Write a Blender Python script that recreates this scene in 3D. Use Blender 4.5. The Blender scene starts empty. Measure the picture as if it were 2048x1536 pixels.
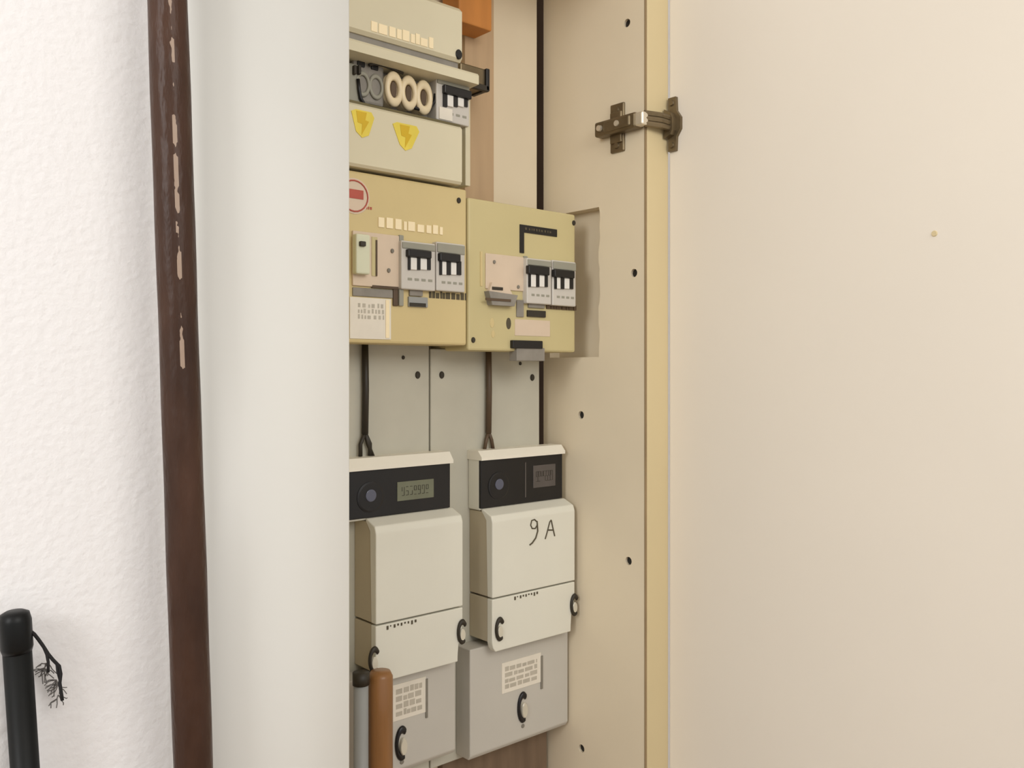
import bpy, bmesh, math, random
from mathutils import Vector, Matrix
random.seed(4)
C = bpy.context.scene.collection
# ------------------------------------------------------------------ camera
F, CX, HZ, CAMZ = 1770.0, 1024.0, 740.0, 1.45
YAW = math.radians(41.1)
cy, sy = math.cos(YAW), math.sin(YAW)
cam = bpy.data.objects.new('camera', bpy.data.cameras.new('camera'))
C.objects.link(cam)
cam.location = (0, 0, CAMZ)
cam.rotation_euler = (math.radians(90), 0, -YAW)
cam.data.sensor_width = 36
cam.data.lens = F / 2048 * 36
cam.data.shift_y = -(768 - HZ) / 2048
cam.data.clip_start = .02
bpy.context.scene.camera = cam
# ------------------------------------------------------------------ light
sc = bpy.context.scene
w = bpy.data.worlds.new('world'); sc.world = w; w.use_nodes = True
w.node_tree.nodes['Background'].inputs[0].default_value = (1, .998, .99, 1)
w.node_tree.nodes['Background'].inputs[1].default_value = .55
def area(name, loc, target, sx, sy_, power, col):
    l = bpy.data.lights.new(name, 'AREA'); l.shape = 'RECTANGLE'; l.size = sx; l.size_y = sy_
    l.energy = power; l.color = col
    o = bpy.data.objects.new(name, l); C.objects.link(o); o.location = loc
    o.rotation_euler = (Vector(target) - Vector(loc)).to_track_quat('-Z', 'Y').to_euler()
    return o
area('window_light', (-1.75, -.15, 2.25), (.3, .8, 1.6),   .7, .9, 17, (.98, .99, 1))
area('ceiling_light_panel', (.42, -1.1, 2.4), (.55, .85, 1.4),   1.3, 1.1, 17, (1, .985, .955))
sc.view_settings.view_transform = 'Standard'
sc.view_settings.look = 'None'
sc.view_settings.gamma = 1
sc.view_settings.use_curve_mapping = False
sc.view_settings.exposure = 0.41

# ------------------------------------------------------------------ photo rays -> points on real planes
def ray(u):
    a = (u - CX) / F
    return (sy + a * cy, cy - a * sy)          # world X, Y per unit of depth
def fx(u, Y):                                  # X where the ray of column u meets the plane Y
    d = ray(u); return Y / d[1] * d[0]
def fz(u, v, Y):
    d = ray(u); return CAMZ - (v - HZ) / F * Y / d[1]
def sY(u, X):                                  # Y where the ray meets the plane X
    d = ray(u); return X / d[0] * d[1]
def sz(u, v, X):
    d = ray(u); return CAMZ - (v - HZ) / F * X / d[0]
def rect(u0, v0, u1, v1, Y):
    uc = (u0 + u1) / 2
    return fx(u0, Y), fx(u1, Y), fz(uc, v1, Y), fz(uc, v0, Y)

# ------------------------------------------------------------------ materials
def srgb(r, g, b):
    f = lambda c: (c/255/12.92) if c/255 <= .04045 else ((c/255 + .055)/1.055)**2.4
    return (f(r), f(g), f(b), 1)
def mat(name, col, rough=.6, var=.05, scale=6, bump=0, bscale=60, metal=0, spec=.4, coat=0, stretch=None):
    m = bpy.data.materials.new(name); m.use_nodes = True
    nt = m.node_tree; b = nt.nodes['Principled BSDF']
    b.inputs['Roughness'].default_value = rough; b.inputs['Metallic'].default_value = metal
    b.inputs['Specular IOR Level'].default_value = spec
    b.inputs['Coat Weight'].default_value = coat
    c = srgb(*col)
    tc = nt.nodes.new('ShaderNodeTexCoord')
    src = tc.outputs['Object']
    if stretch:
        mp = nt.nodes.new('ShaderNodeMapping'); mp.inputs['Scale'].default_value = stretch
        nt.links.new(src, mp.inputs[0]); src = mp.outputs[0]
    n = nt.nodes.new('ShaderNodeTexNoise'); n.inputs['Scale'].default_value = scale; n.inputs['Detail'].default_value = 5
    nt.links.new(src, n.inputs['Vector'])
    r = nt.nodes.new('ShaderNodeValToRGB')
    r.color_ramp.elements[0].position = .3; r.color_ramp.elements[1].position = .7
    r.color_ramp.elements[0].color = tuple(x*(1-var) for x in c[:3]) + (1,)
    r.color_ramp.elements[1].color = tuple(min(1, x*(1+var)) for x in c[:3]) + (1,)
    nt.links.new(n.outputs[0], r.inputs[0]); nt.links.new(r.outputs[0], b.inputs['Base Color'])
    if bump:
        n2 = nt.nodes.new('ShaderNodeTexNoise'); n2.inputs['Scale'].default_value = bscale; n2.inputs['Detail'].default_value = 3
        nt.links.new(src, n2.inputs['Vector'])
        bp = nt.nodes.new('ShaderNodeBump'); bp.inputs['Strength'].default_value = bump; bp.inputs['Distance'].default_value = .002
        nt.links.new(n2.outputs[0], bp.inputs['Height']); nt.links.new(bp.outputs[0], b.inputs['Normal'])
    return m
M = dict(
 plaster=mat('white_plaster', (243, 240, 238), .85, .012, 3, .55, 130),
 white_panel=mat('white_lacquer', (222, 220, 213), .35, .012, 2, .03, 20),
 shadow_olive=mat('olive_shadow_tone', (106, 96, 64), .7, .1, 20),
 cream=mat('cream_laminate', (224, 210, 183), .5, .035, 5, .05, 30),
 cream_door=mat('cream_door_laminate', (230, 221, 206), .5, .03, 1.6, .03, 12),
 edge=mat('yellowed_edge_band', (210, 192, 150), .5, .05, 6, .05, 40, stretch=(1, 1, .3)),
 gap=mat('dark_brown_cavity', (72, 52, 34), .8, .25, 9),
 batten=mat('brown_batten_wood', (188, 160, 126), .7, .08, 7, .1, 50, stretch=(6, 6, .6)),
 orange_wood=mat('orange_pine', (190, 124, 58), .6, .1, 7, .1, 60, stretch=(6, 6, .8)),
 handle_wood=mat('varnished_handle_wood', (142, 98, 54), .4, .18, 7, .1, 60, coat=.2, stretch=(5, 5, .7)),
 board_tan=mat('tan_enamel', (208, 188, 136), .45, .03, 9, .03, 40),
 board_olive=mat('olive_cream_enamel', (198, 184, 136), .45, .03, 9, .03, 40),
 board_grey=mat('putty_plastic', (212, 203, 174), .45, .03, 8, .03, 40),
 meter=mat('warm_white_plastic', (221, 218, 203), .45, .03, 8, .03, 40),
 meter_rim=mat('bright_white_plastic', (232, 226, 210), .4, .02, 8),
 meter_board=mat('grey_phenolic_board', (189, 185, 169), .6, .05, 14, .05, 60),
 term=mat('light_grey_plastic', (192, 187, 176), .5, .03, 9, .03, 50),
 black=mat('black_plastic', (26, 24, 24), .35, .2, 12),
 soft_black=mat('dark_tape', (52, 46, 36), .6, .2, 30),
 lcd=mat('grey_green_lcd', (112, 114, 94), .25, .08, 30),
 lcd_dark=mat('grey_lcd', (88, 82, 78), .25, .08, 30),
 lens=mat('blue_grey_lens', (88, 90, 104), .2, .1, 20),
 white_pl=mat('white_plastic', (200, 194, 184), .4, .03, 12),
 grey_pl=mat('grey_plastic', (150, 147, 132), .45, .05, 12),
 pink_pl=mat('pinkish_beige_plastic', (212, 192, 168), .5, .04, 20),
 green_pl=mat('pale_green_plastic', (212, 212, 184), .45, .03, 12),
 print=mat('light_grey_print', (184, 176, 160), .8, .08, 60),
 lever_pl=mat('bright_lever_plastic', (226, 222, 214), .4, .03, 12),
 shaded_wood=mat('shaded_brown_wood', (118, 98, 78), .8, .15, 12, .1, 40, stretch=(5, 5, .8)),
 meter_case=mat('tan_meter_base', (184, 172, 146), .55, .04, 10, .03, 40),
 joint_shade_tone=mat('brown_joint_shade', (146, 124, 92), .8, .1, 20),
 paper=mat('paper_label', (226, 218, 202), .8, .04, 40),
 ink=mat('faded_ink', (128, 122, 110), .8, .1, 60),
 cream_tape=mat('cream_label_tape', (246, 228, 188), .5, .03, 30),
 yellow=mat('yellow_sticker', (226, 204, 78), .5, .08, 25),
 amber=mat('amber_print', (208, 172, 30), .5, .05, 25),
 red=mat('faded_red_print', (176, 84, 70), .6, .1, 50),
 ceramic=mat('cream_ceramic', (226, 208, 172), .25, .03, 20),
 fusegrey=mat('grey_fuse_holder', (136, 130, 120), .5, .15, 40, .1, 80),
 hinge=mat('aged_hinge_metal', (122, 108, 84), .4, .2, 40, .1, 100, metal=.75),
 bright=mat('bright_metal', (226, 216, 196), .3, .04, 30, metal=.6),
 seal=mat('seal_metal', (214, 208, 190), .35, .05, 30, metal=.3),
 stick=mat('black_lacquered_stick', (15, 16, 15), .42, .2, 10, .05, 40, spec=.25),
 cord=mat('black_cord', (32, 30, 30), .8, .2, 60),
 cordgrey=mat('grey_frayed_fibre', (120, 116, 112), .9, .1, 60),
 cable=mat('dark_cable', (48, 42, 32), .5, .1, 20),
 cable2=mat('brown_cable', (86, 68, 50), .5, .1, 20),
 conduit=mat('grey_conduit', (150, 150, 146), .5, .04, 12),
 pencil=mat('pencil_mark', (84, 76, 58), .8, .1, 60),
 floor=mat('brown_floor_boards', (150, 120, 92), .5, .1, 4, .05, 30),
 ceil=mat('white_ceiling_paint', (240, 238, 234), .9, .02, 3),
)
# brown pole: glossy lacquer, bumpy, with the broken highlight painted as pale dashes
def pole_material():
    m = mat('brown_lacquered_pole', (66, 44, 32), .38, .3, 18, .9, 70, spec=.22, stretch=(1.4, 1.4, .5))
    nt = m.node_tree; b = nt.nodes['Principled BSDF']
    base = b.inputs['Base Color'].links[0].from_socket
    tc = nt.nodes.new('ShaderNodeTexCoord'); sx = nt.nodes.new('ShaderNodeSeparateXYZ')
    nt.links.new(tc.outputs['Object'], sx.inputs[0])
    def math_(op, a, b_=None, c_=None):
        n = nt.nodes.new('ShaderNodeMath'); n.operation = op
        for i, v in enumerate((a, b_, c_)):
            if v is None: continue
            if hasattr(v, 'is_output'): nt.links.new(v, n.inputs[i])
            else: n.inputs[i].default_value = v
        return n.outputs[0]
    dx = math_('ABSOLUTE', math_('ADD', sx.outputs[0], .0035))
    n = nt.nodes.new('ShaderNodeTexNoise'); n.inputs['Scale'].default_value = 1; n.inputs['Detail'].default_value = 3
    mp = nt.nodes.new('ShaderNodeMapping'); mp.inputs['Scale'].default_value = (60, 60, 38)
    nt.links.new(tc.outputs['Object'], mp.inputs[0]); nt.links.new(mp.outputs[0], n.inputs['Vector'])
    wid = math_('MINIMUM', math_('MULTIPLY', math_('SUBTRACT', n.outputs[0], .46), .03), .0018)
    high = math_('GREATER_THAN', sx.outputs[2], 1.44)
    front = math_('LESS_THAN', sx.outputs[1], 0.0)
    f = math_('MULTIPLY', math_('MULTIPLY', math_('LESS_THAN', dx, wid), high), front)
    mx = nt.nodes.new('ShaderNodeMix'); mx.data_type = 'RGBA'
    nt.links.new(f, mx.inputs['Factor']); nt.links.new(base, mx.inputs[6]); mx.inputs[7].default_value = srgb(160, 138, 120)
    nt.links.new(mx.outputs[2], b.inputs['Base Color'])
    return m
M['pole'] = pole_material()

# ------------------------------------------------------------------ builders
def link(name, bm, m, parent=None, smooth=False):
    me = bpy.data.meshes.new(name)
    if parent is not None:
        org = parent.get('_o'); p = parent
        bm.transform(Matrix.Translation(-Vector(org)))
    bmesh.ops.recalc_face_normals(bm, faces=bm.faces)
    bm.to_mesh(me); bm.free()
    if smooth:
        for f in me.polygons: f.use_smooth = True
    me.materials.append(M[m])
    o = bpy.data.objects.new(name, me); C.objects.link(o)
    if parent is not None:
        o.parent = parent; o['_o'] = parent['_o']
    else:
        o['_o'] = (0, 0, 0)
    return o
def thing(name, label, cat, loc, group=None):
    o = bpy.data.objects.new(name, None); C.objects.link(o); o.location = loc; o['_o'] = loc
    o.empty_display_size = .05
    o['label'] = label; o['category'] = cat
    if group: o['group'] = group
    return o
def tag(o, label, cat, group=None):
    o['label'] = label; o['category'] = cat
    if group: o['group'] = group
def struct(o): o['kind'] = 'structure'; return o
def bbox(bm, x0, x1, y0, y1, z0, z1, bev=0, seg=2):
    r = bmesh.ops.create_cube(bm, size=1)
    vs = r['verts']
    for v in vs:
        v.co = Vector((x0 if v.co.x < 0 else x1, y0 if v.co.y < 0 else y1, z0 if v.co.z < 0 else z1))
    if bev:
        es = list({e for v in vs for e in v.link_edges})
        bmesh.ops.bevel(bm, geom=es, offset=bev, segments=seg, profile=.5, affect='EDGES')
def box(name, x0, x1, y0, y1, z0, z1, m, parent=None, bev=0, seg=2):
    bm = bmesh.new(); bbox(bm, x0, x1, y0, y1, z0, z1, bev, seg)
    return link(name, bm, m, parent)
def plate(name, u0, v0, u1, v1, Y, t, m, parent, bev=0):     # a slab standing t proud of the plane Y
    x0, x1, z0, z1 = rect(u0, v0, u1, v1, Y - t)
    return box(name, x0, x1, Y - t, Y + .0004, z0, z1, m, parent, bev)
def tube(bm, pts, rad, n=12, cap=True):
    pts = [Vector(p) for p in pts]; rings = []
    rads = rad if isinstance(rad, (list, tuple)) else [rad]*len(pts)
    ref = Vector((0, 1, 0.01)).normalized()
    for i, p in enumerate(pts):
        d = (pts[min(i+1, len(pts)-1)] - pts[max(i-1, 0)]).normalized()
        a = d.cross(ref)
        if a.length < 1e-3: a = d.cross(Vector((1, 0, 0)))
        a.normalize(); b = d.cross(a).normalized()
        rings.append([bm.verts.new(p + (a*math.cos(t*2*math.pi/n) + b*math.sin(t*2*math.pi/n))*rads[i]) for t in range(n)])
    for r0, r1 in zip(rings, rings[1:]):
        for t in range(n): bm.faces.new((r0[t], r0[(t+1) % n], r1[(t+1) % n], r1[t]))
    if cap:
        bm.faces.new(rings[0][::-1]); bm.faces.new(rings[-1])
def tubeobj(name, pts, rad, m, parent=None, n=12):
    bm = bmesh.new(); tube(bm, pts, rad, n); return link(name, bm, m, parent, True)
def disc_y(bm, x, y0, y1, z, rx, rz=None, n=20, dome=0):     # puck along Y
    rz = rz or rx
    a = [bm.verts.new((x + rx*math.cos(t*2*math.pi/n), y1, z + rz*math.sin(t*2*math.pi/n))) for t in range(n)]
    k = .88
    b = [bm.verts.new((x + rx*math.cos(t*2*math.pi/n), y0 + (y1-y0)*.25, z + rz*math.sin(t*2*math.pi/n))) for t in range(n)]
    c = [bm.verts.new((x + k*rx*math.cos(t*2*math.pi/n), y0, z + k*rz*math.sin(t*2*math.pi/n))) for t in range(n)]
    for r0, r1 in ((a, b), (b, c)):
        for t in range(n): bm.faces.new((r0[t], r0[(t+1) % n], r1[(t+1) % n], r1[t]))
    bm.faces.new(c); bm.faces.new(a[::-1])
def puck(name, x, y0, y1, z, rx, m, parent, rz=None, n=20):
    bm = bmesh.new(); disc_y(bm, x, y0, y1, z, rx, rz, n); return link(name, bm, m, parent)
def ring_y(bm, x, y, z, R, r, sx=1, sz_=1, a0=0, a1=2*math.pi, n=24, k=8):
    closed = abs(a1-a0-2*math.pi) < 1e-6
    rs = []
    for i in range(n if closed else n+1):
        t = a0 + (a1-a0)*i/n
        rs.append([bm.verts.new((x + (R + r*math.cos(s*2*math.pi/k))*math.cos(t)*sx, y + r*math.sin(s*2*math.pi/k),
                                 z + (R + r*math.cos(s*2*math.pi/k))*math.sin(t)*sz_)) for s in range(k)])
    m = len(rs)
    for i in range(m if closed else m-1):
        r0, r1 = rs[i], rs[(i+1) % m]
        for s in range(k): bm.faces.new((r0[s], r0[(s+1) % k], r1[(s+1) % k], r1[s]))
    if not closed: bm.faces.new(rs[0]); bm.faces.new(rs[-1][::-1])
def ring(name, x, y, z, R, r, m, parent, **kw):
    bm = bmesh.new(); ring_y(bm, x, y, z, R, r, **kw); return link(name, bm, m, parent, True)
def prism_x(name, prof, x0, x1, m, parent, bev=0):           # profile of (y, z) pushed along X
    bm = bmesh.new()
    a = [bm.verts.new((x0, p[0], p[1])) for p in prof]; b = [bm.verts.new((x1, p[0], p[1])) for p in prof]
    n = len(prof)
    for i in range(n): bm.faces.new((a[i], a[(i+1) % n], b[(i+1) % n], b[i]))
    bm.faces.new(a[::-1]); bm.faces.new(b)
    if bev: bmesh.ops.bevel(bm, geom=list(bm.edges), offset=bev, segments=2, profile=.5, affect='EDGES')
    return link(name, bm, m, parent)
def prism_y(bm, prof, y0, y1):                               # profile of (x, z) pushed along Y
    a = [bm.verts.new((p[0], y0, p[1])) for p in prof]; b = [bm.verts.new((p[0], y1, p[1])) for p in prof]
    n = len(prof)
    for i in range(n): bm.faces.new((a[i], a[(i+1) % n], b[(i+1) % n], b[i]))
    bm.faces.new(a[::-1]); bm.faces.new(b)

# ------------------------------------------------------------------ measures
XR, YF, YB = .925, .786, .985         # right side wall, front plane, back panel of the cabinet
YW = .832                              # plaster wall
XL = fx(700, YF)                       # left edge of the opening
XP0 = fx(383, YF)                      # outer edge of the white front panel
ZB, ZT = .08, 2.06
# ------------------------------------------------------------------ setting
struct(box('floor', -2.2, 2.6, -2.4, 1.2, -.05, 0, 'floor'))
struct(box('ceiling', -2.2, 2.6, -2.4, 1.2, 2.62, 2.67, 'ceil'))
struct(box('wall_left', -2.2, XP0 + .01, YW, YW + .06, 0, 2.62, 'plaster'))
struct(box('wall_right', XR + .046, 2.6, YW, YW + .06, 0, 2.62, 'plaster'))
struct(box('wall_top', XP0 + .0102, XR + .0458, YW, YW + .2, 2.061, 2.62, 'plaster'))
# ------------------------------------------------------------------ cabinet
cab = thing('electrical_cabinet', 'tall built-in cabinet with cream inside, white left front and open cream door', 'cabinet', (.7, YF, 0))
# white front panel, rolled back at its outer edge
def front_panel():
    prof = []
    R_ = .040
    for i in range(13):
        a = math.pi/2 * i/12
        prof.append((XP0 + R_*1.6*(1 - math.sin(a)), YF + .034*(1 - math.cos(a))))
    # prof runs from the flat face to the rounded outer edge
    prof.append((XP0, YF + .05))
    prof += [(XL, YF + .05), (XL, YF + .0015), (XL - .0015, YF)]
    bm = bmesh.new()
    a = [bm.verts.new((p[0], p[1], .0)) for p in prof]; b = [bm.verts.new((p[0], p[1], 2.1)) for p in prof]
    n = len(prof)
    for i in range(n): bm.faces.new((a[i], a[(i+1) % n], b[(i+1) % n], b[i]))
    bm.faces.new(a[::-1]); bm.faces.new(b)
    o = link('front_panel', bm, 'white_panel', cab)
    me = o.data
    for f in me.polygons:
        if abs(f.normal.z) < .5 and f.normal.y < -.05: f.use_smooth = True
    o['label'] = 'white lacquered front panel left of the opening'
front_panel()
box('left_side_panel', XL - .02, XL - .002, YF + .05, YB + .03, ZB, ZT, 'cream', cab)
GAPX = fx(1074, YB)
box('back_panel', XL - .02, GAPX, YB, YB + .018, ZB, ZT, 'cream', cab, .001)
box('rear_board', XL - .02, XR + .045, YB + .035, YB + .05, ZB, ZT, 'gap', cab)
box('top_panel', XL, XR, YF + .001, YB + .03, CAMZ + .573, ZT, 'cream', cab)
box('bottom_panel', XL, XR, YF + .001, YB + .03, ZB - .02, ZB, 'cream', cab)
# right side panel with the cut-out and the shelf pin holes really cut
def boolean_cut(o, cutter_bm):
    me = bpy.data.meshes.new('cut'); bmesh.ops.recalc_face_normals(cutter_bm, faces=cutter_bm.faces)
    cutter_bm.to_mesh(me); cutter_bm.free()
    c = bpy.data.objects.new('cut', me); C.objects.link(c)
    c.matrix_world = Matrix.Translation(Vector(o['_o']))
    md = o.modifiers.new('b', 'BOOLEAN'); md.operation = 'DIFFERENCE'; md.object = c; md.solver = 'EXACT'
    dg = bpy.context.evaluated_depsgraph_get(); dg.update()
    res = bpy.data.meshes.new_from_object(o.evaluated_get(dg))
    o.modifiers.clear(); old = o.data; o.data = res; bpy.data.meshes.remove(old)
    bpy.data.objects.remove(c); bpy.data.meshes.remove(me)
sp = box('right_side_panel', XR, XR + .045, YF + .001, YB + .002, ZB, ZT, 'cream', cab)
NY = sY(1198, XR); NZT = sz(1198, 414, XR); NZB = sz(1198, 714, XR)
cb = bmesh.new()
prof = [(YB - .012, NZT), (NY, NZT)]
zz = NZT
for i in range(1, 24):
    zz = NZT + (NZB - NZT)*i/24
    prof.append((NY + random.uniform(-.0025, .0015), zz))
prof += [(NY, NZB), (YB - .012, NZB)]
a = [cb.verts.new((XR - .01, p[0], p[1])) for p in prof]; b = [cb.verts.new((XR + .02, p[0], p[1])) for p in prof]
for i in range(len(prof)): cb.faces.new((a[i], a[(i+1) % len(prof)], b[(i+1) % len(prof)], b[i]))
cb.faces.new(a[::-1]); cb.faces.new(b)
cb.transform(Matrix.Translation(-Vector(cab['_o'])))
boolean_cut(sp, cb)
for hu, hv in ((1254, 46), (1268, 546), (1162, 830), (1257, 1122), (1163, 1497)):
    cb = bmesh.new()
    yy, zz = sY(hu, XR), sz(hu, hv, XR)
    r = bmesh.ops.create_cone(cb, cap_ends=True, segments=16, radius1=.0058, radius2=.0058, depth=.03)
    cb.transform(Matrix.Translation((XR, yy, zz)) @ Matrix.Rotation(math.pi/2, 4, 'Y'))
    cb.transform(Matrix.Translation(-Vector(cab['_o'])))
    boolean_cut(sp, cb)
    bm = bmesh.new()
    bmesh.ops.create_cone(bm, cap_ends=True, segments=12, radius1=.0057, radius2=.0057, depth=.004)
    bm.transform(Matrix.Translation((XR + .006, yy, zz)) @ Matrix.Rotation(math.pi/2, 4, 'Y'))
    o = link('pin_socket', bm, 'black', cab)
    o['label'] = 'dark pin socket in the right side panel'
# front edge band and the door
XD = fx(1334, YF)
box('joint_shade', XR - .0004, XR + .0028, YF - .0008, YF + .0009, ZB, ZT, 'joint_shade_tone', cab)  # thin brown bead stands in for the dark shade in the crease
o = box('edge_strip', XR + .0028, XD, YF - .002, YF + .0008, ZB, ZT, 'edge', cab, .0006)
o['label'] = 'yellowed edge of the right side panel'
door = box('door', XD + .001, XD + .02, YF - .505, YF - .004, ZB + .01, ZT - .01, 'cream_door', cab, .001)
door['label'] = 'cream door standing open at a right angle'
zc = sz(1868, 467, XD)
bm = bmesh.new(); bmesh.ops.create_cone(bm, cap_ends=True, segments=16, radius1=.0035, radius2=.0028, depth=.0014)
bm.transform(Matrix.Translation((XD + .0005, sY(1868, XD), zc)) @ Matrix.Rotation(-math.pi/2, 4, 'Y'))
link('screw_cap', bm, 'edge', door)['label'] = 'tiny yellowish cap on the door'
# battens in the upper back, brown board at the bottom
x0, x1, _, _ = rect(930, 70, 988, 400, YB - .012)
box('batten', x0, x1, YB - .012, YB, CAMZ + .15, CAMZ + .572, 'batten', cab, .001)
x0, x1, z0, z1 = rect(918, -80, 984, 52, YB - .05)
box('wood_block', x0, x1, YB - .05, YB - .012, z0, CAMZ + .572, 'orange_wood', cab, .002)['label'] = 'orange pine block at the top of the batten'
x0, x1, z0, z1 = rect(880, 1480, 1088, 1536, YB - .006)
box('lower_batten', x0, x1, YB - .012, YB, ZB, fz(1060, 1440, YB), 'shaded_wood', cab, .001)['label'] = 'brown board under the terminal boxes, darkened to include the shade there'  # wide brown plank, its dark tone also paints the shaded back panel
# hinge
hinge = bpy.data.objects.new('hinge', None); C.objects.link(hinge); hinge.parent = cab; hinge['_o'] = cab['_o']
zh = sz(1240, 256, XR)
def srect(u0, v0, u1, v1, X):
    uc = (u0+u1)/2
    return sY(u1, X), sY(u0, X), sz(uc, v1, X), sz(uc, v0, X)
ya, yb, z0, z1 = srect(1224, 208, 1251, 305, XR)
bm = bmesh.new()
bbox(bm, XR - .004, XR, ya, yb, z0, z1, .0015)
bbox(bm, XR - .007, XR, ya + .002, yb - .002, z0 + .012, z1 - .012, .0015)
zm = (z0+z1)/2
link('mounting_plate', bm, 'hinge', hinge)
for zz in (z0 + .009, z1 - .009):
    bm = bmesh.new(); bmesh.ops.create_cone(bm, cap_ends=True, segments=14, radius1=.0048, radius2=.004, depth=.003)
    bm.transform(Matrix.Translation((XR - .005, (ya+yb)/2, zz)) @ Matrix.Rotation(-math.pi/2, 4, 'Y'))
    link('screw', bm, 'hinge', hinge)
yr = sY(1196, XR - .01)
bm = bmesh.new()
bbox(bm, XR - .018, XR - .0005, YF + .002, yr, zm - .0105, zm + .0105, .003)
bbox(bm, XR - .021, XR - .012, YF + .010, yr - .02, zm - .0075, zm + .0075, .002)
link('hinge_arm', bm, 'hinge', hinge)
for q in (yr - .012, yr - .045):
    bm = bmesh.new()
    bmesh.ops.create_cone(bm, cap_ends=True, segments=12, radius1=.0045, radius2=.004, depth=.004, matrix=Matrix.Translation((XR - .0205, q, zm)) @ Matrix.Rotation(-math.pi/2, 4, 'Y'))
    link('adjusting_screw', bm, 'bright', hinge)
bm = bmesh.new()
bbox(bm, XR - .017, XR - .004, YF - .010, YF + .004, zm - .009, zm + .009, .002)
link('hinge_knuckle', bm, 'bright', hinge)['label'] = 'bright steel knuckle of the hinge'
bm = bmesh.new()
v1_, v2_ = Vector((XR - .008, YF - .006, zm + .001)), Vector((XD - .006, YF - .013, zm + .001))
for dz in (-.007, 0, .007): tube(bm, [v1_ + Vector((0, 0, dz)), (v1_+v2_)/2 + Vector((0, -.004, dz)), v2_ + Vector((0, 0, dz))], .0042, 8)
link('link_arm', bm, 'hinge', hinge)
# cup with its flange on the door
bm = bmesh.new()
zcup = zm + .001
def prism_xx(bm, prof, x0, x1):
    a = [bm.verts.new((x0, p[0], p[1])) for p in prof]; b = [bm.verts.new((x1, p[0], p[1])) for p in prof]
    for i in range(len(prof)): bm.faces.new((a[i], a[(i+1) % len(prof)], b[(i+1) % len(prof)], b[i]))
    bm.faces.new(a[::-1]); bm.faces.new(b)
h = .037
prism_xx(bm, [(YF-.005, zcup+h), (YF-.018, zcup+h), (YF-.019, zcup+.018), (YF-.026, zcup+.008), (YF-.026, zcup-.008),
              (YF-.019, zcup-.018), (YF-.018, zcup-h), (YF-.005, zcup-h)], XD - .004, XD + .0012)
prism_xx(bm, [(YF-.005, zcup+.02), (YF-.016, zcup+.014), (YF-.019, zcup+.006), (YF-.019, zcup-.010), (YF-.016, zcup-.016), (YF-.005, zcup-.02)], XD - .013, XD - .003)
link('hinge_cup', bm, 'hinge', hinge)
for s in (-1, 1):
    bm = bmesh.new(); bmesh.ops.create_cone(bm, cap_ends=True, segments=14, radius1=.0045, radius2=.0035, depth=.003)
    bm.transform(Matrix.Translation((XD - .0048, YF - .0115, zcup + s*.029)) @ Matrix.Rotation(-math.pi/2, 4, 'Y'))
    link('screw', bm, 'hinge', hinge)

# ------------------------------------------------------------------ meter boards
YMB = .961
lab = 'matt grey back board behind the %s electricity meter'
zt_, zb_ = CAMZ + .06, fz(1050, 1470, YMB)
seam = fx(860, YMB)
for nm, xa, xb, l, scr in (('mounting_board', XL + .0, seam - .0012, lab % 'left', ((835, 750, .0038), (806, 715, .002))),
                  ('mounting_board', seam + .0012, fx(1079, YMB), lab % 'right', ((883, 750, .0038), (1064, 755, .0038), (1040, 727, .002)))):
    t = thing(nm, l, 'board', ((xa+xb)/2, YMB, zb_), 'grey boards behind the meters')
    box('panel', xa, xb, YMB, YB, zb_, CAMZ + (.0345 if 'left' in l else .0285), 'meter_board', t, .0015)
    for (su, sv, r_) in scr:
        puck('screw', fx(su, YMB), YMB - .002, YMB + .001, fz(su, sv, YMB), r_, 'soft_black', t, rz=r_*1.3, n=12)

# ------------------------------------------------------------------ breakers
def breaker(parent, body, bar, legs, legbot, Y, t=.009, window=None, handles=None):
    """body, bar = photo rectangles on the plane Y; a white module with a black toggle bar and slots between its levers"""
    x0, x1, z0, z1 = rect(*body, Y - t)
    b = box('breaker', x0, x1, Y - t, Y + .02, z0, z1, 'white_pl', parent, .0015)
    xb0, xb1, zb0, zb1 = rect(bar[0], bar[1] - 1, bar[2], bar[3] + 2, Y - t - .006)
    # grey upper shoulder
    box('shoulder', x0 + .001, x1 - .001, Y - t - .0015, Y - t + .001, zb1 + .001, z1 - .002, 'grey_pl', b, .0006)
    box('toggle', xb0, xb1, Y - t - .006, Y - t + .001, zb0, zb1, 'black', b, .0012)['label'] = 'black toggle bar'
    for (l0, l1) in legs:
        a0, a1, lz0, lz1 = rect(l0 - .7, bar[3] - 2, l1 + .7, legbot, Y - t)
        box('slot', a0, a1, Y - t - .0022, Y - t + .0005, lz0, zb0 + .002, 'black', b)
    ls = legs
    for (p, q) in zip(ls, ls[1:]):
        a0, a1, lz0, lz1 = rect(p[1] + 1, bar[3], q[0] - 1, legbot, Y - t)
        box('lever', a0, a1, Y - t - .0025, Y - t, lz0, zb0, 'lever_pl', b, .0008)
    # rating marks under the levers
    lz = z0 + (rect(ls[0][0], bar[3], ls[-1][1], legbot, Y-t)[2] - z0)*.45
    bm = bmesh.new()
    for i in range(4):
        xx = x0 + (x1-x0)*(.18 + .2*i)
        bbox(bm, xx, xx + (x1-x0)*.12, Y - t - .0004, Y - t + .0003, lz, lz + .003)
    link('rating_print', bm, 'grey_pl', b)
    return b

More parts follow.
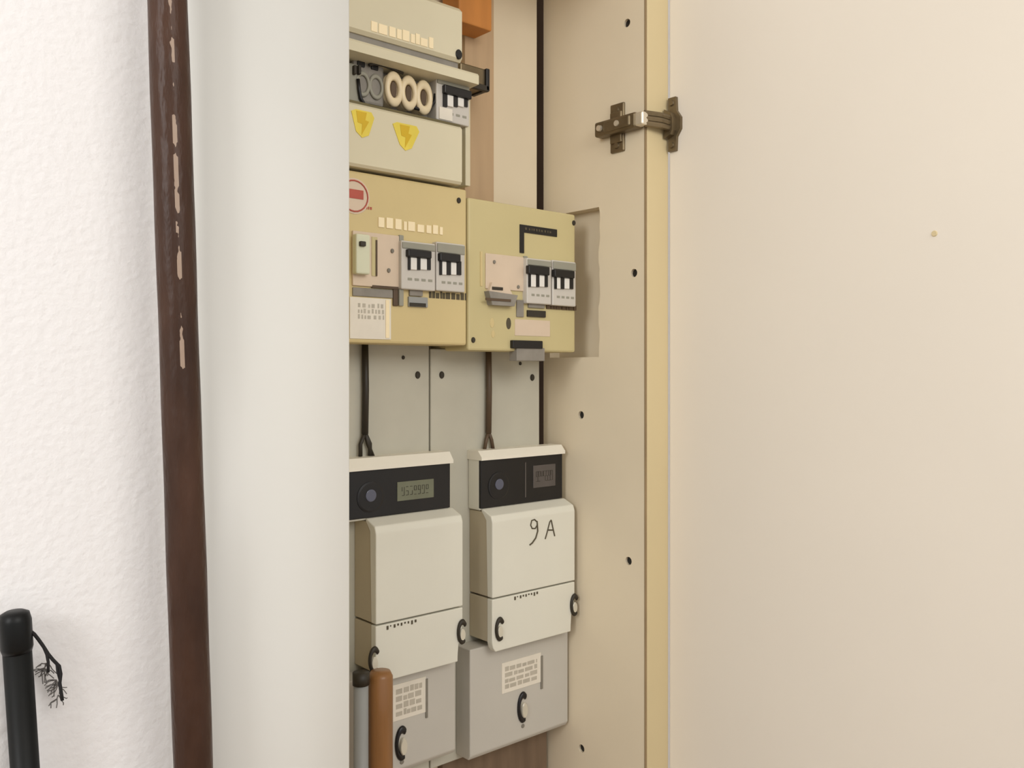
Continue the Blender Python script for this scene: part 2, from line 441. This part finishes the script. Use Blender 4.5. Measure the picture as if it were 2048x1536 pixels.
def smallbars(name, u0, v0, u1, v1, Y, n, m, parent, t=.0006, fill=.6, rows=1, seed=1):
    rnd = random.Random(seed); bm = bmesh.new()
    x0, x1, z0, z1 = rect(u0, v0, u1, v1, Y)
    rh = (z1-z0)/rows
    for r in range(rows):
        x = x0
        while x < x1:
            wd = (x1-x0)/n*rnd.uniform(.5, 1.2)
            bbox(bm, x, min(x1, x + wd*fill), Y - t, Y + .0002, z0 + r*rh + rh*.15, z0 + r*rh + rh*rnd.uniform(.7, .95))
            x += wd
    return link(name, bm, m, parent)

# ------------------------------------------------------------------ middle left board
YM = .897
def screws(parent, pts, Y, r=.003, m='soft_black'):
    for (u, v) in pts:
        puck('screw', fx(u, Y), Y - .0018, Y + .001, fz(u, v, Y), r, m, parent, rz=r*1.25, n=12)
xs = fx(935, YM)
zt, zb = fz(920, 377, YM), fz(935, 691, YM)
b1 = thing('distribution_board', 'tan metal distribution board with two breakers, red sticker and white paper label', 'distribution board', (xs - .12, YM, zb), 'distribution boards in the cabinet')
box('cover', XL + .002, xs - .001, YM, YMB - .012, zb, zt, 'board_tan', b1, .003)
box('back_box', XL + .006, xs - .004, YMB - .013, YB, zb + .004, zt - .004, 'board_tan', b1)
screws(b1, ((917, 401),), YM)
# module window, switch and blank plate
x0, x1, z0, z1 = rect(707, 452, 800, 572, YM)
plate('module_plate', 706, 466, 799, 574, YM, .003, 'pink_pl', b1, .001)
sw = plate('main_switch', 713, 468, 741, 548, YM - .003, .010, 'green_pl', b1, .002)
xa, xb_, za, zb2 = rect(718, 483, 729, 493, YM - .013)
box('switch_lever', xa, xb_, YM - .017, YM - .012, za, zb2, 'soft_black', sw, .001)
plate('switch_slot', 744, 474, 755, 552, YM - .003, .001, 'board_olive', b1)
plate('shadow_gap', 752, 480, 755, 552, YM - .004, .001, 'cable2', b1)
screws(b1, ((784, 502), (777, 541)), YM - .003, .0022, 'ink')
puck('screw', fx(714, YM), YM - .002, YM, fz(714, 545, YM), .0025, 'ink', b1, n=12)
# raised frame edge under the modules
plate('frame_edge', 745, 572, 797, 577, YM, .0035, 'cable2', b1)
plate('frame_edge', 787, 575, 797, 612, YM, .0025, 'cable2', b1, .001)
plate('lower_frame', 706, 577, 786, 594, YM, .002, 'fusegrey', b1, .0008)
plate('frame_strip', 799, 470, 808, 612, YM, .004, 'grey_pl', b1, .001)
breaker(b1, (803, 484, 871, 580), (817, 501, 864, 513), ((816, 818.5), (833, 838), (853, 859)), 540, YM)
breaker(b1, (873, 486, 930, 583), (881, 508, 922, 521), ((879, 881.5), (892, 899), (912, 920)), 550, YM)
plate('dark_label', 820, 580, 846, 592, YM, .003, 'fusegrey', b1, .0006)
plate('dark_label', 818, 594, 856, 614, YM, .003, 'conduit', b1, .0006)
plate('dark_label', 820, 606, 852, 613, YM - .003, .001, 'soft_black', b1)
smallbars('circuit_print', 858, 582, 932, 601, YM, 8, 'pencil', b1, seed=3, fill=.75)
o = smallbars('label_strip', 756, 440, 886, 466, YM, 8, 'cream_tape', b1, t=.0012, fill=.72, seed=5)
# this strip follows the board: rebuilt as one row of bright tabs
o['label'] = 'row of bright cream label tabs above the breakers'
# paper card and red pictogram
pc = plate('paper_label', 700, 596, 782, 678, YM, .0012, 'paper', b1)
smallbars('handwriting', 716, 606, 768, 640, YM - .0012, 5, 'print', pc, t=.0003, rows=3, fill=.5, seed=8)
plate('clear_edge', 772, 600, 779, 676, YM - .0012, .0008, 'cream_tape', pc)
xc, zc = fx(708, YM), fz(708, 392, YM)
bm = bmesh.new(); disc_y(bm, xc, YM - .0008, YM + .0002, zc, .021, n=24)
st = link('warning_sticker', bm, 'pink_pl', b1)
bm = bmesh.new(); ring_y(bm, xc, YM - .001, zc, .018, .0009)
bbox(bm, xc - .010, xc + .012, YM - .0014, YM - .0006, zc - .003, zc + .0075)
link('pictogram', bm, 'red', st)['label'] = 'faded red ring and bar'
smallbars('caption', 702, 411, 744, 418, YM, 7, 'red', st, seed=4, fill=.5)

# ------------------------------------------------------------------ middle right board
xr0, xr1 = xs + .0012, fx(1151, YM)
zt, zb = fz(1045, 412, YM), fz(1045, 703, YM)
b2 = thing('distribution_board', 'olive-cream distribution board set into the side panel cut-out, black L-shaped tape on it', 'distribution board', ((xr0+xr1)/2, YM, zb), 'distribution boards in the cabinet')
box('cover', xr0, xr1, YM, YMB - .012, zb, zt, 'board_olive', b2, .003)
box('back_box', xr0 + .004, xr1 - .006, YMB - .013, YB, zb + .004, zt - .004, 'board_olive', b2)
screws(b2, ((1147, 446), (946, 680)), YM)
plate('module_plate', 972, 510, 1048, 580, YM, .002, 'pink_pl', b2, .001)
plate('frame_strip', 961, 503, 965, 572, YM, .001, 'board_tan', b2)
screws(b2, ((988, 524), (1036, 574)), YM - .002, .002, 'ink')
# round push button with its dark seat
zc = fz(998, 600, YM)
xa, xb_ = fx(968, YM), fx(1026, YM)
bm = bmesh.new()
prism_y(bm, [(xa, zc + .010), (xb_, zc + .007), (xb_ - .006, zc - .008), (xa + .006, zc - .008)], YM - .010, YM)
kb = link('rotary_knob', bm, 'fusegrey', b2)
bm = bmesh.new()
prism_y(bm, [(xa + .008, zc + .022), (xb_ - .016, zc + .021), (xb_ - .007, zc + .008), (xa + .003, zc + .009)], YM - .007, YM)
link('knob_cap', bm, 'pink_pl', kb)
plate('knob_mark', 985, 574, 1006, 580, YM - .007, .001, 'soft_black', kb)
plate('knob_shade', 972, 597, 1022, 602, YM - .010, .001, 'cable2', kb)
# L-shaped black tape
bm = bmesh.new()
xa, xb_ = fx(1039, YM), fx(1113, YM)
z1 = fz(1076, 454, YM); z0 = fz(1076, 469, YM)
bbox(bm, xa, xb_, YM - .0012, YM + .0002, z0, z1)
bbox(bm, xa, xa + .0075, YM - .0012, YM + .0002, fz(1042, 506, YM), z0)
tp = link('label_tape', bm, 'black', b2); tp['label'] = 'black L-shaped label tape'
smallbars('tape_print', 1050, 458, 1104, 464, YM - .0012, 8, 'pencil', tp, t=.0003, fill=.5, seed=6)
plate('frame_strip', 1049, 512, 1056, 606, YM, .0035, 'grey_pl', b2, .001)
breaker(b2, (1054, 518, 1103, 608), (1058, 533, 1100, 547), ((1057, 1059), (1071, 1076), (1088, 1093)), 574, YM)
breaker(b2, (1105, 522, 1152, 612), (1110, 541, 1150, 553), ((1109, 1111), (1120, 1126), (1138, 1144)), 578, YM)
plate('dark_label', 1058, 604, 1090, 616, YM, .003, 'fusegrey', b2, .0006)
plate('dark_label', 1056, 621, 1092, 634, YM, .003, 'soft_black', b2, .0006)
plate('dark_label', 1034, 600, 1048, 634, YM, .002, 'fusegrey', b2, .0006)
smallbars('circuit_print', 1092, 605, 1151, 622, YM, 6, 'cable2', b2, seed=9, fill=.85, t=.002)
for (u, v, r_) in ((984, 646, .005), (986, 668, .004), (1017, 647, .006)):
    puck('stain_spot', fx(u, YM), YM - .0006, YM + .0002, fz(u, v, YM), r_*.7, 'pencil' if r_ > .0055 else 'board_tan', b2, rz=r_*1.3, n=14)
plate('warm_tape', 1030, 640, 1100, 672, YM, .0006, 'pink_pl', b2)
cl = plate('cable_clip', 1026, 681, 1086, 697, YM, .006, 'black', b2, .001)
x0, x1, z0, z1 = rect(1030, 697, 1086, 722, YM)
box('clip_tongue', x0, x1, YM - .004, YM + .012, z0, z1 + .001, 'fusegrey', cl, .001)

# ------------------------------------------------------------------ upper board
YT0, YT = .905, .888
b0 = thing('distribution_board', 'putty plastic fuse board at the top with yellow stickers and round ceramic fuses', 'distribution board', (XL + .1, YT0, fz(925, 369, YT)), 'distribution boards in the cabinet')
xe = fx(941, YT0); xc1 = fx(924, YT)
ztop, zbot = fz(922, 14, YT), fz(925, 369, YT)
zlid = fz(922, 124, YT); zled1 = fz(925, 141, YT); zwin1 = fz(925, 166, YT); zwin0 = fz(925, 254, YT)
# base box with the open window in front
bm = bmesh.new()
bbox(bm, XL + .002, xe, YT0 + .03, YB, zbot + .006, ztop - .004, .002)
bbox(bm, xe - .008, xe, YT0, YT0 + .031, zbot + .004, zwin1, .001)
link('back_box', bm, 'board_grey', b0)
# the lid with a stepped, rounded lower lip
prism_x('lid', [(YT0 + .03, ztop), (YT + .006, ztop), (YT, ztop - .006), (YT, zlid + .004), (YT + .004, zlid), (YT0 + .03, zlid)], XL + .002, xc1, 'board_grey', b0)
prism_x('ledge', [(YT0 + .03, zled1), (YT - .002, zled1), (YT - .004, zled1 - .003), (YT - .004, zwin1 + .002), (YT0 + .03, zwin1)], XL + .002, xe - .003, 'board_grey', b0)
box('groove', XL + .002, xc1 - .002, YT + .006, YT0 + .03, zled1, zlid, 'fusegrey', b0)
prism_x('lower_cover', [(YT0 + .03, zwin0), (YT + .003, zwin0), (YT, zwin0 - .003), (YT, zbot + .003), (YT + .003, zbot), (YT0 + .03, zbot)], XL + .002, xc1, 'board_grey', b0)
YK = YT0 + .012
box('window_shadow_line', XL + .002, xc1, YT + .004, YT0 + .02, zwin0 - .0005, zwin0 + .0035, 'shadow_olive', b0)  # olive strip paints the shadow line along the window's lower edge
box('window_floor', XL + .002, xe - .008, YK + .004, YT0 + .031, zwin0, zwin1, 'fusegrey', b0)
puck('screw', fx(917, YT), YT - .002, YT + .001, fz(917, 109, YT), .0048, 'black', b0, rz=.0062, n=16)
o = smallbars('label_strip', 742, 56, 866, 84, YT, 7, 'cream_tape', b0, t=.0008, fill=.8, seed=11)
o['label'] = 'pale embossed lettering strip'
# fuse carriers with ceramic screw caps
for i, (u, v) in enumerate(((793, 176), (823, 184), (853, 193))):
    x, z = fx(u, YK - .018), fz(u, v, YK - .018)
    fu = puck('fuse_holder', x, YK - .010, YK + .006, z, .0135, 'ceramic', b0, rz=.02, n=24)
    bm = bmesh.new(); ring_y(bm, x, YK - .012, z, .0095, .0036, sx=1, sz_=1.7)
    link('ceramic_cap', bm, 'ceramic', fu, True)
    puck('fuse_window', x + .0005, YK - .0115, YK - .008, z, .0048, 'cable2', fu, rz=.0105, n=16)
for (u, v) in ((755, 166), (728, 160)):
    x, z = fx(u, YK - .012), fz(u, v, YK - .012)
    fu = box('fuse_base', x - .012, x + .012, YK - .008, YK + .005, z - .026, z + .03, 'fusegrey', b0, .003)
    ring('fuse_rim', x, YK - .009, z - .004, .0085, .002, 'grey_pl', fu, sx=1, sz_=1.5)
    bm = bmesh.new(); bbox(bm, x - .007, x + .003, YK - .010, YK - .007, z + .016, z + .028, .001)
    link('terminal_clamp', bm, 'black', fu)
# grey module at the left with two toggles
x0, x1, z0, z1 = rect(704, 128, 722, 215, YK - .01)
mo = box('module', XL + .004, x1, YK - .010, YK + .005, z0, z1, 'grey_pl', b0, .002)
for uu in (707, 716):
    x0, x1, z0, z1 = rect(uu - 2.5, 132, uu + 2.5, 150, YK - .01)
    box('toggle', x0, x1, YK - .015, YK - .009, z0, z1, 'soft_black', mo, .0008)
# wires looping round the fuses
def wire(pts, r=.0022, m='black'):
    return tubeobj('wire', [(fx(u, YK - .012), YK - .012, fz(u, v, YK - .012)) for u, v in pts], r, m, b0, 8)
wire(((716, 158), (718, 178), (721, 196), (728, 208), (738, 215), (750, 219)))
wire(((822, 208), (830, 216), (840, 219), (852, 218), (862, 212), (869, 203), (871, 188)))
wire(((738, 130), (748, 128), (766, 131), (786, 138), (806, 147)), .0018, 'cable')
wire(((752, 218), (775, 224), (800, 230), (826, 236)), .002, 'cable')
# breaker at the right
br = breaker(b0, (873, 150, 939, 246), (890, 176, 944, 190), ((886, 892), (906, 913), (927, 933)), 214, YK - .006, t=.010)
plate('circuit_card', 879, 216, 905, 240, YK - .016, .001, 'paper', br)
# lock bracket at the right side
bx0 = fx(928, YT0 + .02)
bx1 = fx(975, YT0 + .02)
bz1, bz0 = fz(950, 132, YT0 + .02), fz(950, 174, YT0 + .02)
lk = box('lock_bracket', xe - .001, bx1, YT0 + .02, YT0 + .05, bz0, bz1, 'hinge', b0, .002)
box('bracket_rim', bx1 - .005, bx1 + .001, YT0 + .016, YT0 + .05, bz0 - .002, bz1, 'black', lk, .001)
box('bracket_rim', xe - .001, bx1, YT0 + .016, YT0 + .022, bz0 - .003, bz0 + .005, 'soft_black', lk, .001)
# yellow warning stickers with the flash
for (u0, v0, u1, v1) in ((699, 221, 748, 272), (782, 248, 838, 298)):
    x0, x1, z0, z1 = rect(u0, v0, u1, v1, YT)
    xm = (x0+x1)/2
    bm = bmesh.new()
    prism_y(bm, [(x0 + .002, z1 - .003), (x0 + .008, z1), (x1 - .004, z1), (x1, z1 - .006), (xm + .009, z0 + .002), (xm, z0 - .002), (xm - .008, z0 + .004)], YT - .0008, YT + .0002)
    s = link('sticker', bm, 'yellow', b0); s['label'] = 'yellow warning sticker'
    bm = bmesh.new(); zc = (z0+z1)/2
    prism_y(bm, [(xm - .008, zc + .013), (xm + .006, zc + .013), (xm + .004, zc + .004), (xm + .009, zc + .003), (xm - .001, zc - .014), (xm, zc - .001), (xm - .006, zc)], YT - .0012, YT - .0007)
    link('flash_mark', bm, 'amber', s)

# ------------------------------------------------------------------ electricity meters
YL_, YD_ = .9105, .9337
def meter(root_label, xr_front, vs, uref, digits, ub, us):
    """xr_front: right edge of the lower body; vs: photo heights at column uref"""
    W = fx(1150, YL_) - fx(985, YL_)
    X1 = xr_front; X0 = X1 - W; XB = fx(ub, YL_)      # XB: left edge of the bulging lower part
    Z = {k: fz(uref, v, YL_ if k in ('seam', 'bot') else YD_) for k, v in vs.items()}
    t = thing('electricity_meter', root_label, 'electricity meter', ((X0+X1)/2, YL_, Z['bot']), 'electricity meters side by side')
    # upper housing with a bright rim along the top
    box('housing', X0 - .002, X1 - .002, YD_ + .002, YMB, Z['band0'] - .003, Z['top'] - .003, 'meter', t, .002)
    prism_x('top_rim', [(YMB, Z['top']), (YD_ + .004, Z['top']), (YD_ - .004, Z['band1'] + .004), (YD_ - .004, Z['band1']), (YMB, Z['band1'])], X0 - .003, X1 - .001, 'meter_rim', t)
    # black window with display and optical port
    pn = box('display_window', X0 - .002, X1 - .004, YD_ - .001, YD_ + .004, Z['band0'], Z['band1'], 'black', t, .001)
    bw = X1 - X0; zc = (Z['band0'] + Z['band1'])/2
    d0, d1, dh, dz, dm = digits
    box('display', X0 + bw*d0, X0 + bw*d1, YD_ - .0018, YD_ - .0005, zc + dz - dh/2, zc + dz + dh/2, dm, pn, .0003)
    bm = bmesh.new()
    for i in range(7):
        q = X0 + bw*(d0 + (d1-d0)*(.12 + .11*i)); hh = dh*.22
        for (ax, az, w_, h_) in ((0, hh, .0035, .0006), (0, 0, .0035, .0006), (0, -hh, .0035, .0006), (0, hh/2, .0006, hh), (.0033, hh/2, .0006, hh), (.0033, -hh/2, .0006, hh)):
            if random.random() < .8: bbox(bm, q+ax, q+ax+w_, YD_ - .0021, YD_ - .0017, zc+dz+az-h_/2, zc+dz+az+h_/2)
    link('digits', bm, 'soft_black', pn)
    if ub > 900: box('divider', X0 + bw*.5, X0 + bw*.512, YD_ - .0016, YD_ - .0005, Z['band0'] + .008, Z['band1'] - .008, 'lcd_dark', pn)
    # the port: rounded dark field with a small lens
    px_ = X0 + bw*.19
    bm = bmesh.new(); disc_y(bm, px_, YD_ - .0022, YD_, zc - .004, .019, n=28); pt = link('optical_port', bm, 'black', pn)
    bm = bmesh.new(); disc_y(bm, px_, YD_ - .0032, YD_ - .002, zc - .002, .0075, n=20); link('lens', bm, 'lens', pt)
    # the bulging lower body
    zb1 = Z['band0']
    box('base_case', XB + .0006, X1 - .0006, YL_ + .012, YMB, Z['seam'] + .0012, zb1 - .004, 'meter_case', t, .001)['label'] = 'tan rear case of the meter'
    box('lower_case', XB + .0006, X1 - .0012, YL_ + .012, YMB, Z['bot'] + .012, Z['seam'] - .0012, 'meter_case', t, .001)['label'] = 'tan rear case behind the terminal cover'
    prism_x('body', [(YD_ + .001, zb1 - .0005), (YD_ - .002, zb1 - .0005), (YL_ + .003, zb1 - .008), (YL_, zb1 - .016), (YL_, Z['seam'] + .001), (YL_ + .0115, Z['seam'] + .001), (YL_ + .0115, zb1 - .014), (YD_ + .001, zb1 - .004)], XB, X1, 'meter', t, .0015)
    # terminal cover, tapering towards its bottom corners
    bm = bmesh.new()
    tw = .008
    s0, s1 = Z['seam'] - .001, Z['bot']
    prism_y(bm, [(XB, s0), (X1, s0), (X1, s0 - (s0-s1)*.35), (X1 - tw, s0 - (s0-s1)*.6), (X1 - tw, s1), (XB + .006, s1), (XB + .002, s1 + .005), (XB, s1 + .012)], YL_ + .0005, YL_ + .0115)
    bmesh.ops.bevel(bm, geom=list(bm.edges), offset=.0012, segments=2, profile=.5, affect='EDGES')
    tc_ = link('terminal_cover', bm, 'meter', t)
    bm = bmesh.new(); rr = random.Random(2)
    for i in range(9):
        q = X0 + bw*(.25 + .033*i)
        bbox(bm, q, q + rr.uniform(.0012, .0026), YL_ - .0002, YL_ + .0008, s0 - .0035 - rr.uniform(0, .0035), s0 - .0022)
    link('cover_print', bm, 'pencil', tc_)
    for k, q in enumerate((fx(us, YL_), X1 - .002)):
        zz = s1 + (.030 if k == 0 else .038)
        r_ = ring('seal_screw', q, YL_ - .001, zz, .0085, .0026, 'cable', tc_, sx=.75, sz_=1.5, a0=math.radians(40), a1=math.radians(300))
        puck('seal', q, YL_ - .003, YL_ + .001, zz - .004, .0045, 'seal', t, rz=.008, n=16)['label'] = 'shiny seal screw'
    return t, X0, X1, Z
m1, a0, a1, Z1 = meter('left electricity meter, plain front, greenish display, right above the wooden handle', fx(926, YL_), dict(top=902, band1=924, band0=1012, seam=1214, bot=1322), 922, (.44, .80, .024, -.001, 'lcd'), 752, 748)
m2, c0, c1, Z2 = meter('right electricity meter with 9 A handwritten on its front', fx(1150, YL_), dict(top=888, band1=905, band0=993, seam=1163, bot=1262), 1146, (.60, .88, .032, .003, 'lcd_dark'), 985, 999)
# handwritten 9 A on the right meter
def stroke(bm, pts, r=.0010):
    tube(bm, [(fx(u, YL_), YL_ - .0003, fz(u, v, YL_)) for u, v in pts], r, 6)
bm = bmesh.new()
stroke(bm, ((1074, 1044), (1069, 1039), (1063, 1041), (1061, 1050), (1064, 1057), (1070, 1057), (1074, 1050), (1074, 1042)))
stroke(bm, ((1074, 1046), (1075, 1062), (1071, 1076), (1064, 1086), (1059, 1090)), .0012)
stroke(bm, ((1090, 1078), (1094, 1064), (1099, 1044), (1102, 1040)))
stroke(bm, ((1102, 1040), (1105, 1054), (1109, 1072)))
stroke(bm, ((1095, 1060), (1106, 1060)))
link('handwriting', bm, 'pencil', m2)['label'] = 'handwritten 9 A'

# ------------------------------------------------------------------ terminal boxes under the meters
YTB = .93
def terminal_box(label, x0, x1, ztop, zbot, card, lock, marks):
    t = thing('terminal_box', label, 'terminal box', ((x0+x1)/2, YTB, zbot), 'grey terminal boxes under the meters')
    prism_x('housing', [(YMB, ztop), (YTB, ztop), (YTB, zbot + .006), (YTB + .004, zbot), (YMB, zbot)], x0, x1, 'term', t, .0015)
    bx = plate('label_card', *card, YTB, .0008, 'paper', t)
    smallbars('printing', card[0] + 6, card[1] + 8, card[2] - 8, card[3] - 6, YTB - .0008, 4, 'print', bx, t=.0003, rows=4, fill=.8, seed=marks)
    plate('card_edge', card[2], card[1] - 4, card[2] + 4, card[3] + 2, YTB, .0015, 'ink', t)
    lx, lz = fx(lock[0], YTB), fz(lock[0], lock[1], YTB)
    ring('lock_rim', lx, YTB - .001, lz, .0095, .0028, 'black', t, sx=.85, sz_=1.8, a0=math.radians(55), a1=math.radians(290))
    puck('lock_screw', lx + .001, YTB - .005, YTB + .001, lz - .004, .0052, 'seal', t, rz=.011, n=18)['label'] = 'shiny lock screw'
    puck('lock_dot', lx + .0005, YTB - .001, YTB + .001, fz(lock[0], lock[1] + 38, YTB), .003, 'ink', t, n=12)
    return t
xq0, xq1 = fx(940, YTB), fx(1136, YTB)
zq = fz(1135, 1451, YTB)
terminal_box('grey terminal box under the right meter, its whole front and bottom edge in view', xq0, xq1, Z2['bot'] + .004, zq, (1004, 1316, 1082, 1376), (1045, 1414), 21)
xw1 = fx(911, YTB)
terminal_box('grey terminal box under the left meter, partly behind the brown wooden handle', xw1 - (xq1-xq0), xw1, Z1['bot'] + .004, fz(911, 1507, YTB), (786, 1362, 852, 1434), (803, 1486), 22)

# ------------------------------------------------------------------ cables, handle, conduit
YC = YMB - .006
def cable(u, v0, v1, m, label, fork, r):
    t = thing('cable', label, 'cable', (fx(u, YC), YC, fz(u, v1, YC)), 'cables from the boards to the meters')
    top = fz(u, v0, YC); x = fx(u, YC); zf = fz(u, v1, YC)
    tubeobj('sheath', [(x, YC, top), (x + .001, YC, (top+zf)/2), (x, YC, zf)], r, m, t, 10)
    for du, dv, mid in fork:
        tubeobj('wire', [(x, YC, zf + .002), (fx(u + mid, YC), YC, fz(u, v1 + dv*.45, YC)), (fx(u + du, YC), YC, fz(u, v1 + dv, YC))], r*.62, m, t, 8)
cable(730, 688, 868, 'cable', 'black cable running down to the left meter', ((-9, 44, -9), (10, 44, 10), (16, 46, 6)), .0042)
cable(977, 690, 866, 'cable2', 'brown cable running down to the right meter', ((-8, 34, -5), (9, 32, 6)), .0042)

YH = .885
hx = fx(761, YH); hz = fz(761, 1342, YH)
o = tubeobj('wooden_handle', [(hx, YH, ZB), (hx, YH, hz - .05), (hx, YH, hz - .006), (hx, YH, hz)], [.0145, .0145, .0145, .0115], 'handle_wood', n=24)
tag(o, 'brown wooden tool handle standing in front of the left terminal box', 'tool handle')
gx = fx(722, YH); gz = fz(722, 1362, YH)
t = thing('conduit', 'grey conduit pipe between the white front panel and the wooden handle', 'pipe', (gx, YH, ZB))
tubeobj('pipe', [(gx, YH, ZB), (gx, YH, gz)], .0085, 'conduit', t, 20)
tubeobj('collar', [(gx, YH, gz - .004), (gx, YH, gz + .010)], .0098, 'cable', t, 20)

# ------------------------------------------------------------------ poles against the plaster wall
YP = YF - .0185
r_p = .0165
def pole_x(u, v): return fx(u, YP), fz(u, v, YP)
xt, zt_ = pole_x(335, 0); xb, zb_ = pole_x(387, 1536)
sl = (xt - xb)/(zt_ - zb_)
bm = bmesh.new()
pts = []
zz = 0.0
L = 2.25
tube(bm, [(0, 0, L*i/60) for i in range(61)], [r_p*(1 + .012*math.sin(i*1.7) + .01*math.sin(i*.61)) for i in range(61)], 24)
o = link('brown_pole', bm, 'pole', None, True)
o.location = (xb - sl*zb_, YP, 0.0)
o.rotation_euler = (0, math.atan(sl), 0)
tag(o, 'tall dark brown lacquered pole with painted pale highlight dashes leaning by the white wall', 'pole')

YS = YW - .022
tx, tz = fx(29, YS), fz(29, 1222, YS); bx_, bz_ = fx(50, YS), fz(50, 1536, YS)
sl2 = (bx_ - tx)/(bz_ - tz)
def sp_(z): return (tx + (z - tz)*sl2, YS, z)
t = thing('walking_stick', 'black round stick with a dark cap and wrist cord leaning on the white wall', 'stick', sp_(0))
tubeobj('shaft', [sp_(0.004), sp_(.6), sp_(tz - .02)], [.0103, .0106, .0108], 'stick', t, 24)
tubeobj('cap', [sp_(tz - .034), sp_(tz - .030), sp_(tz - .008), sp_(tz - .002), sp_(tz)], [.0109, .0121, .0121, .0108, .007], 'stick', t, 24)
tubeobj('ferrule', [sp_(0.0), sp_(.03)], .0118, 'stick', t, 20)
def cord(pts, r, m, dy=-.004, nm='wrist_cord'):
    return tubeobj(nm, [(fx(u, YS), YS + dy, fz(u, v, YS)) for u, v in pts], r, m, t, 8)
cord(((56, 1258), (66, 1266), (74, 1276), (84, 1290), (94, 1306), (104, 1318), (116, 1330), (119, 1346), (117, 1364), (120, 1384), (122, 1398)), .0014, 'cord')['label'] = 'black wrist cord'
cord(((84, 1290), (91, 1306), (94, 1322), (94, 1342)), .0012, 'cord')
cord(((110, 1322), (112, 1340), (118, 1362)), .0009, 'cord')
rnd = random.Random(3)
bm = bmesh.new()
for k in range(46):
    u, v = rnd.choice(((94, 1342), (117, 1364), (122, 1396), (118, 1372), (100, 1330)))
    pts = [(u, v)]
    a = rnd.uniform(.15, 1.0)*math.pi
    for s in range(4):
        a += rnd.uniform(-.45, .45)
        st_ = rnd.uniform(5, 11)
        u += math.cos(a)*st_*.7; v += abs(math.sin(a))*st_*.9
        pts.append((u, v))
    tube(bm, [(fx(p, YS), YS + .008 + .002*math.sin(p), fz(p, q, YS)) for p, q in pts], .00045, 5)
o = link('frayed_fibres', bm, 'cordgrey', t); o['kind'] = 'stuff'

for o in bpy.data.objects:
    if '_o' in o: del o['_o']
